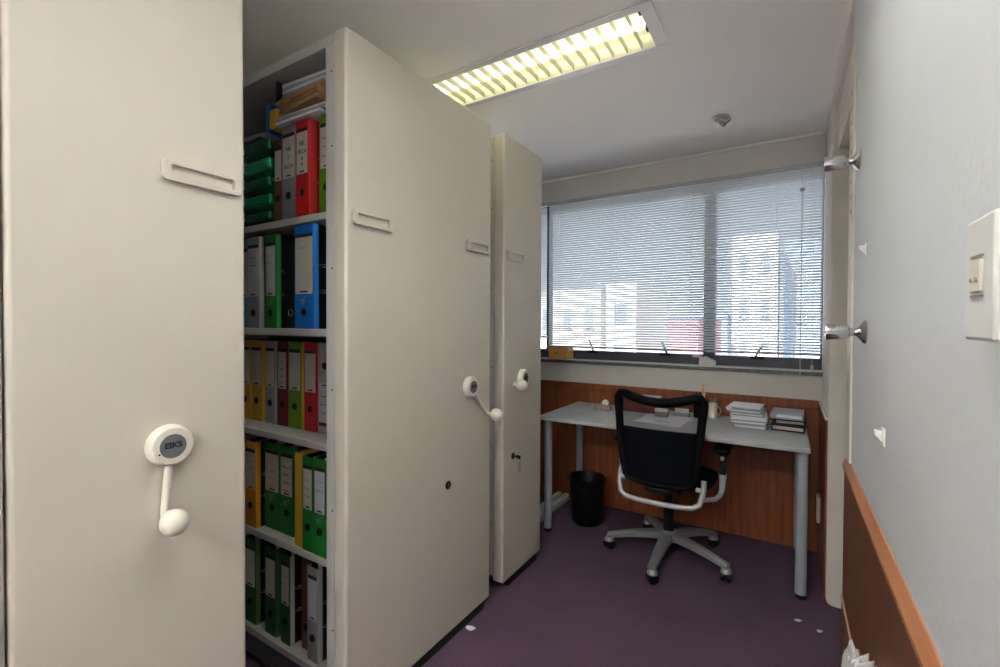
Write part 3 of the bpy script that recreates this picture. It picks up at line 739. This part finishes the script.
# ------------------------------------------------------------------ office chair
CX, CY = -.54, 2.615
t = thing('office_chair', 'black mesh office chair with silver star base pulled up to the desk', 'office chair', (CX, CY, 0))
hub = MB().lathe([(0, .030), (.01, .036), (.05, .040), (.065, .034)], (0, 0, .082), (0, 0, 1), 28).build('base_hub', M['alu'], t)
for k in range(5):
    a = math.radians(-92 + 72 * k); dx, dy = math.cos(a), math.sin(a)
    lg = MB(); N = 9; prev = None
    for i in range(N):
        s = i / (N - 1); r = .028 + s * .297; hw = .031 - .012 * s; zt = .142 - .052 * s ** 1.6; zb = zt - (.040 - .015 * s)
        ring = [lg.bm.verts.new((dx * r + px * -dy, dy * r + px * dx, pz)) for px, pz in ((-hw, zb), (hw, zb), (hw, zt - .008), (hw * .55, zt), (-hw * .55, zt), (-hw, zt - .008))]
        if prev:
            for q in range(6): lg.bm.faces.new((prev[q], prev[(q + 1) % 6], ring[(q + 1) % 6], ring[q]))
        else: lg.bm.faces.new(ring[::-1])
        prev = ring
    lg.bm.faces.new(prev)
    leg = lg.build('base_leg', M['alu'], t)
    ex, ey = dx * .315, dy * .315
    ca = a + random.uniform(-.9, .9); cx, cy = math.cos(ca), math.sin(ca)
    c = MB()
    for sgn in (-1, 1):
        c.cyl((ex + cx * .006 * sgn, ey + cy * .006 * sgn, .027), (ex + cx * .023 * sgn, ey + cy * .023 * sgn, .027), .0265, n=22)
    c.ball((ex, ey, .036), .026, .95, .95, .9, 16)
    cs = c.build('caster', M['black'], leg, bevel=.003)
    MB().cyl((ex, ey, .052), (ex, ey, .082), .012, .014, n=14).build('caster_stem', M['alu'], leg)
    MB().lathe([(0, .027), (.012, .025), (.020, .018), (.023, .008)], (ex - cy * .002, ey, .046), (0, 0, 1), 20).build('caster_hood', M['alu'], leg)
MB().cyl((0, 0, .14), (0, 0, .30), .027, n=24).cyl((0, 0, .30), (0, 0, .40), .019, n=20).build('gas_column', M['black'], t)
MB().box((-.09, -.13, .385), (.09, .12, .425)).build('tilt_mechanism', M['black'], t, bevel=.012)
MB().tube([(.08, .02, .405), (.17, .04, .405), (.21, .05, .402)], .006, 8).build('tilt_lever', M['black'], t)
# seat cushion
s = MB(); n = 14
def seat(u, v, up):
    e = (1 - abs(u) ** 5) * (1 - abs(v) ** 5); k = .235 * (1 - .06 * v * v)
    return (u * k * (1 - .08 * abs(v) ** 4), .03 + v * .235 * (1 - .08 * abs(u) ** 4), .455 + (.030 * e - .008 * (1 - u * u) if up else -.030 * e) - .015 * max(0, v) ** 3)
gt = [[s.bm.verts.new(seat(-1 + 2 * a / n, -1 + 2 * c / n, True)) for c in range(n + 1)] for a in range(n + 1)]
gb = [[s.bm.verts.new(seat(-1 + 2 * a / n, -1 + 2 * c / n, False)) for c in range(n + 1)] for a in range(n + 1)]
for a in range(n):
    for c in range(n):
        s.bm.faces.new((gt[a][c], gt[a + 1][c], gt[a + 1][c + 1], gt[a][c + 1])); s.bm.faces.new((gb[a][c + 1], gb[a + 1][c + 1], gb[a + 1][c], gb[a][c]))
bmesh.ops.remove_doubles(s.bm, verts=s.bm.verts, dist=.0005)
s.build('seat', M['chair_fabric'], t)
# backrest: outline in (x, z); y follows a gentle curve
def back_y(x, z):
    h = (z - .48) / .44
    return -.262 - .020 * h * h + .055 * (x / .23) ** 2 * (.35 + .65 * h) - .006 * math.sin(PI * h)
outl = []
top = [(-.226, .86), (-.228, .892), (-.214, .910), (-.185, .912), (-.13, .898), (-.06, .886), (0, .883), (.06, .886), (.13, .898), (.185, .912), (.214, .910), (.228, .892), (.226, .86)]
sideR = [(.222, .80), (.214, .72), (.204, .64), (.194, .56), (.186, .515), (.168, .485), (.13, .474)]
bot = [(.07, .468), (0, .466), (-.07, .468)]
sideL = [(-x, z) for x, z in sideR[::-1]]
outl = top + sideR + bot + sideL
KX = .905
top = [(x * KX, z) for x, z in top]; sideR = [(x * KX, z) for x, z in sideR]; outl = [(x * KX - .002, z) for x, z in outl]
rs = []
for x, z in outl:
    rs.append(.023 if z > .84 else (.020 if z > .7 else (.017 if z > .52 else .013)))
MB().tube([(x, back_y(x, z), z) for x, z in outl], .016, 12, True, rs).build('backrest_frame', M['chair_black'], t)
def halfw(z):
    pr = sorted([(zz, abs(xx)) for xx, zz in sideR + [(.2045, .86), (.206, .892)]])
    if z <= pr[0][0]: return pr[0][1]
    for (z0, x0), (z1, x1) in zip(pr, pr[1:]):
        if z0 <= z <= z1: return x0 + (x1 - x0) * (z - z0) / (z1 - z0)
    return pr[-1][1]
def topz(x): 
    pr = top[3:10]
    for (x0, z0), (x1, z1) in zip(pr, pr[1:]):
        if x0 <= x <= x1: return z0 + (z1 - z0) * (x - x0) / (x1 - x0)
    return .905
def panel(z0, z1, name, m, off=0.0, use_top=False, inset=0.0):
    p = MB(); nx, nz = 16, 10; g = []
    for j in range(nz + 1):
        row = []
        for i in range(nx + 1):
            u = -1 + 2 * i / nx; z = z0 + (z1 - z0) * j / nz; x = u * (halfw(z) - inset)
            if use_top and j: z = z0 + (topz(x) - z0) * j / nz
            row.append(p.bm.verts.new((x, back_y(x, z) + off, z)))
        g.append(row)
    for j in range(nz):
        for i in range(nx): p.bm.faces.new((g[j][i], g[j][i + 1], g[j + 1][i + 1], g[j + 1][i]))
    o = p.build(name, m, t)
    sd = o.modifiers.new('thick', 'SOLIDIFY'); sd.thickness = .002
    return o
panel(.742, .90, 'upper_mesh', M['mesh_top'], 0, True)
panel(.470, .742, 'lower_mesh', M['mesh_low'], 0)
panel(.500, .70, 'lumbar_pad', M['chair_fabric'], .010, inset=.03)
MB().tube([(x, back_y(x, .742) + .002, .742) for x in [-.205 + .41 * i / 12 for i in range(13)]], .004, 8).build('mesh_seam', M['chair_black'], t)
# silver loop that carries the backrest, and armrests
MB().tube([(-.195, -.15, .585), (-.197, -.195, .545), (-.197, -.232, .50), (-.193, -.262, .455), (-.180, -.282, 0.414), (-.155, -.292, 0.397), (-.10, -.297, 0.391), (0, -.299, 0.389), (.10, -.297, 0.391), (.165, -.292, 0.397), (.196, -.282, 0.414), (.208, -.270, .455), (.212, -.262, .49), (.212, -.258, .525)], .0125, 12).build('support_loop', M['silver'], t)
MB().cyl((.214, -.262, .475), (.178, -.255, .478), .011, n=14).build('pivot_pin', M['silver'], t)
MB().cyl((-.196, -.250, .475), (-.168, -.252, .478), .011, n=14).build('pivot_pin', M['silver'], t)
MB().box((-.06, -.275, .43), (.06, -.13, .455)).build('back_bracket', M['black'], t, bevel=.006)
for sx in (-1, 1):
    AX = .276 if sx > 0 else .226
    br = MB().tube([(sx * (.208 if sx > 0 else .19), -.258, .435), (sx * (AX - .024), -.19, .425), (sx * (AX - .008), -.125, .428), (sx * (AX - .002), -.108, .45), (sx * AX, -.105, .50), (sx * AX, -.104, .53)], .012, 10, rs=[.011, .011, .012, .013, .016, .020]).build('armrest_bracket', M['silver'], t)
    MB().box((sx * AX - .014, -.125, .528), (sx * AX + .014, -.083, .635)).build('armrest_post', M['black'], t, bevel=.005)
    pad = MB().box((sx * (AX - .006) - .038, -.150, .632), (sx * (AX - .006) + .038, .10, .660)).build('armrest_pad', M['chair_black'], t, bevel=.012, seg=4)
    MB().cyl((sx * AX, -.127, .612), (sx * AX, -.134, .612), .010, n=14).build('height_button', M['alu'], t)

# ------------------------------------------------------------------ waste bin, duct, bag, litter
t = thing('waste_bin', 'black plastic waste bin on the carpet under the desk', 'waste bin', (-1.080, 2.795, 0))
MB().lathe([(0, .085), (.003, .092), (.02, .100), (.25, .112), (.284, .114), (.290, .118), (.292, .114), (.284, .108), (.02, .094), (.012, .02)], (0, 0, 0), (0, 0, 1), 40).build('bin_body', M['black'], t)
MB().box((-.03, -.1155, .235), (.03, -.106, .247)).build('bin_grip', M['hole'], t, bevel=.002)
t = thing('cable_duct', 'white two ridged cable duct lying on the floor behind the bin', 'cable duct', (-1.375, 2.46, 0))
MB().box((-.05, 0, 0), (.05, .625, .010)).build('duct_base', M['white'], t, smooth=False)
for x in (-.028, .026): MB().box((x - .018, 0, .0101), (x + .018, .625, .040)).build('duct_cover', M['white'], t, bevel=.005)
# crumpled white bag against the panelled wall
s = MB(); rng = random.Random(3)
bmesh.ops.create_icosphere(s.bm, subdivisions=4, radius=1)
for v in s.bm.verts:
    d = v.co.copy(); z = d.z
    k = 1 + .10 * math.sin(9 * d.x + 3 * z) * math.sin(8 * d.y) + .06 * math.sin(17 * d.y + 11 * d.z) + rng.uniform(-.025, .025)
    sg = lambda q, p: math.copysign(abs(q) ** p, q)
    slope = 1 - .15 * sg(d.y, .6)
    v.co = Vector((d.x * .024 * k, sg(d.y, .6) * .165 * k, max(0.0, .30 + .30 * sg(z, .5) * (slope if z > 0 else 1) * (k if z > 0 else 1) ** .3)))
t = thing('plastic_bag', 'crumpled white plastic bag on the floor against the brown panelling', 'plastic bag', (.128, 1.175, 0))
s.build('bag_body', M['bag'], t)
s = MB()
for k in range(9):
    y0 = -.14 + .032 * k; zt = .655 - .016 * k + .012 * (k % 2)
    s.prism([(-.014, y0, zt - .10), (.012, y0 + .004, zt - .10), (.014, y0 + .02, zt - .008 * (k % 3)), (-.012, y0 + .012, zt - .018)], (.003, .006, 0))
s.build('bag_folds', M['bag'], t, smooth=False)
def scrap(label, x, y, r):
    s = MB(); rg = random.Random(int(x * 1000))
    pts = [(r * (1 + rg.uniform(-.3, .3)) * math.cos(a), r * .7 * (1 + rg.uniform(-.3, .3)) * math.sin(a), .001) for a in [2 * PI * i / 9 for i in range(9)]]
    s.prism(pts, (.0, 0, .005)); o = s.build('paper_scrap', M['paper'], bevel=.001, loc=(x, y, 0), rot=(0.0, 0, .4)); tag(o, label, 'scrap', 'litter on the carpet'); return o
scrap('white scrap of paper on the carpet by the wide cabinet', -1.105, 1.545, .020)
scrap('tiny white scrap on the carpet before the desk leg', .052, 2.335, .012)
scrap('tiny white scrap on the carpet beside the white post', .125, 2.30, .011)

# ------------------------------------------------------------------ fittings on the right wall
def valve(y, z, label):
    t = thing('chrome_knob', label, 'wall knob', (XW, y, z), 0, 'chrome knobs on the white wall')
    MB().lathe([(-.001, .029), (0, .029), (.003, .030), (.007, .027), (.013, .018), (.018, .013)], (0, 0, 0), (-1, 0, 0), 32).build('wall_flange', M['chrome'], t)
    MB().lathe([(.016, .011), (.026, .0095), (.032, .010), (.036, .013)], (0, 0, 0), (-1, 0, 0), 24).build('neck', M['chrome'], t)
    g = MB(); n = 40; rings = []
    for h, r in ((.034, .015), (.038, .0185), (.050, .0195), (.080, .0215), (.084, .0205), (.084, .013), (.080, .012)):
        ring = []
        for i in range(n):
            a = 2 * PI * i / n; rr = r * (1 - (.07 if .036 < h < .082 else 0) * max(0, math.cos(4 * a)) ** 6)
            ring.append(g.bm.verts.new((-h, rr * math.cos(a), rr * math.sin(a))))
        rings.append(ring)
    for A, B in zip(rings, rings[1:]):
        for i in range(n): g.bm.faces.new((A[i], A[(i + 1) % n], B[(i + 1) % n], B[i]))
    g.bm.faces.new(rings[0]); g.bm.faces.new(rings[-1][::-1])
    g.build('grip', M['chrome'], t)
valve(1.638, 1.734, 'upper chrome knob on the white wall, level with the blind rail')
valve(1.469, 1.252, 'lower chrome knob on the white wall, level with the sill')
t = thing('shelf_rail', 'narrow slotted cream metal rail up the end of the white wall', 'slotted rail', (XW, 1.780, .852))
MB().box((-.007, -.048, 0), (-.0003, .049, 1.255)).build('rail_body', M['jamb'], t, bevel=.001)
s = MB()
for k in range(9):
    z = .76 + k * .045; s.box((-.0078, -.008, z), (-.0065, .002, z + .016))
s.build('slots', M['beige'], t, smooth=False)
def hook(y, z, label):
    t = thing('wall_hook', label, 'wall hook', (XW, y, z), 0, 'small white hooks on the white wall')
    MB().box((-.004, -.014, -.018), (0, .014, .018)).build('back_plate', M['white'], t, bevel=.0015)
    MB().prism([(-.003, -.009, -.012), (-.003, -.009, .014), (-.010, -.009, .012), (-.016, -.009, .014), (-.017, -.009, .004), (-.010, -.009, -.004)], (0, .018, 0)).build('hook_peg', M['white'], t, bevel=.002)
hook(1.492, 1.461, 'white plastic hook on the wall between the two chrome knobs')
hook(1.196, 1.044, 'white plastic hook on the wall above the wooden rail')
t = thing('light_switch', 'cream surface mounted light switch on the white wall nearest the viewer', 'light switch', (XW, .552, 1.309))
MB().box((-.030, -.036, -.052), (0, .034, .054)).build('switch_box', M['white'], t, bevel=.003)
pl = MB().box((-.0325, -.0135, -.011), (-.0295, .0135, .017)).build('switch_insert', M['plug'], t, bevel=.0015)
for dz in (-.014, .020): MB().box((-.0318, -.0135, dz - .001), (-.0298, .0135, dz + .001)).build('seam', M['beige'], pl, smooth=False)
MB().cyl((-.032, -.006, 0), (-.0335, -.006, 0), .0024, n=10).cyl((-.032, .007, 0), (-.0335, .007, 0), .0018, n=10).build('rocker_mark', M['beige'], pl)
t = thing('wall_socket', 'slim white socket plate low on the wood panel beside the desk', 'wall socket', (XW - .014, 2.92, .31))
MB().box((-.015, -.040, -.066), (0, .040, .066)).build('plate', M['plug'], t, bevel=.002)
MB().cyl((-.015, 0, 0), (-.0162, 0, 0), .018, n=20).build('outlet', M['white'], t)
t = thing('cable_outlet_cap', 'round painted over cap on the wall below the wooden box', 'wall cap', (-1.325, YB, .925))
MB().lathe([(0, .038), (.004, .037), (.006, .032), (.005, .026)], (0, 0, 0), (0, -1, 0), 28).build('cap', M['wall_cream'], t)
MB().cyl((0, -.0048, 0), (0, -.0058, 0), .004, n=10).build('screw', M['cream_col'], t)

# ------------------------------------------------------------------ daylight
wd = bpy.data.worlds.new('sky'); scene.world = wd; wd.use_nodes = True
nt = wd.node_tree; bg = nt.nodes['Background']
tc = nt.nodes.new('ShaderNodeTexCoord'); sx = nt.nodes.new('ShaderNodeSeparateXYZ'); rp = nt.nodes.new('ShaderNodeValToRGB')
rp.color_ramp.elements[0].position = .45; rp.color_ramp.elements[0].color = (.90, .94, 1.0, 1)
rp.color_ramp.elements[1].position = .95; rp.color_ramp.elements[1].color = (.60, .74, 1.0, 1)
mp = nt.nodes.new('ShaderNodeMapRange'); mp.inputs['From Min'].default_value = -1
nt.links.new(tc.outputs['Generated'], sx.inputs[0]); nt.links.new(sx.outputs['Z'], mp.inputs['Value']); nt.links.new(mp.outputs[0], rp.inputs['Fac'])
nt.links.new(rp.outputs['Color'], bg.inputs['Color']); bg.inputs['Strength'].default_value = 0.225
sl = bpy.data.lights.new('sun', 'SUN'); sl.energy = 2.35; sl.angle = .01; sl.color = (1, .95, .88)
so = bpy.data.objects.new('sun', sl); COL.objects.link(so); so.rotation_euler = (math.radians(48), 0, math.radians(-20)); so.location = (0, 0, 8)

# ------------------------------------------------------------------ camera
cam = bpy.data.cameras.new('camera'); co = bpy.data.objects.new('camera', cam); COL.objects.link(co); scene.camera = co
cam.sensor_width = 36; cam.lens = 460.17 * 36 / 1000; cam.clip_start = .02
cam.shift_y = -(333.5 - 330.39) / 1000
yaw, pitch, roll = .5584, .0148, .0039
co.matrix_world = Matrix.Translation((0, 0, 1.27)) @ Matrix.Rotation(yaw, 4, 'Z') @ Matrix.Rotation(PI / 2 - pitch, 4, 'X') @ Matrix.Rotation(roll, 4, 'Z')
vs = scene.view_settings
vs.view_transform = 'Standard'; vs.look = 'None'; vs.gamma = 1; vs.use_curve_mapping = False; vs.exposure = 3.02
scene.cycles.use_denoising = True
scene.cycles.max_bounces = 14; scene.cycles.diffuse_bounces = 10; scene.cycles.transparent_max_bounces = 24
scene.cycles.sample_clamp_indirect = 6
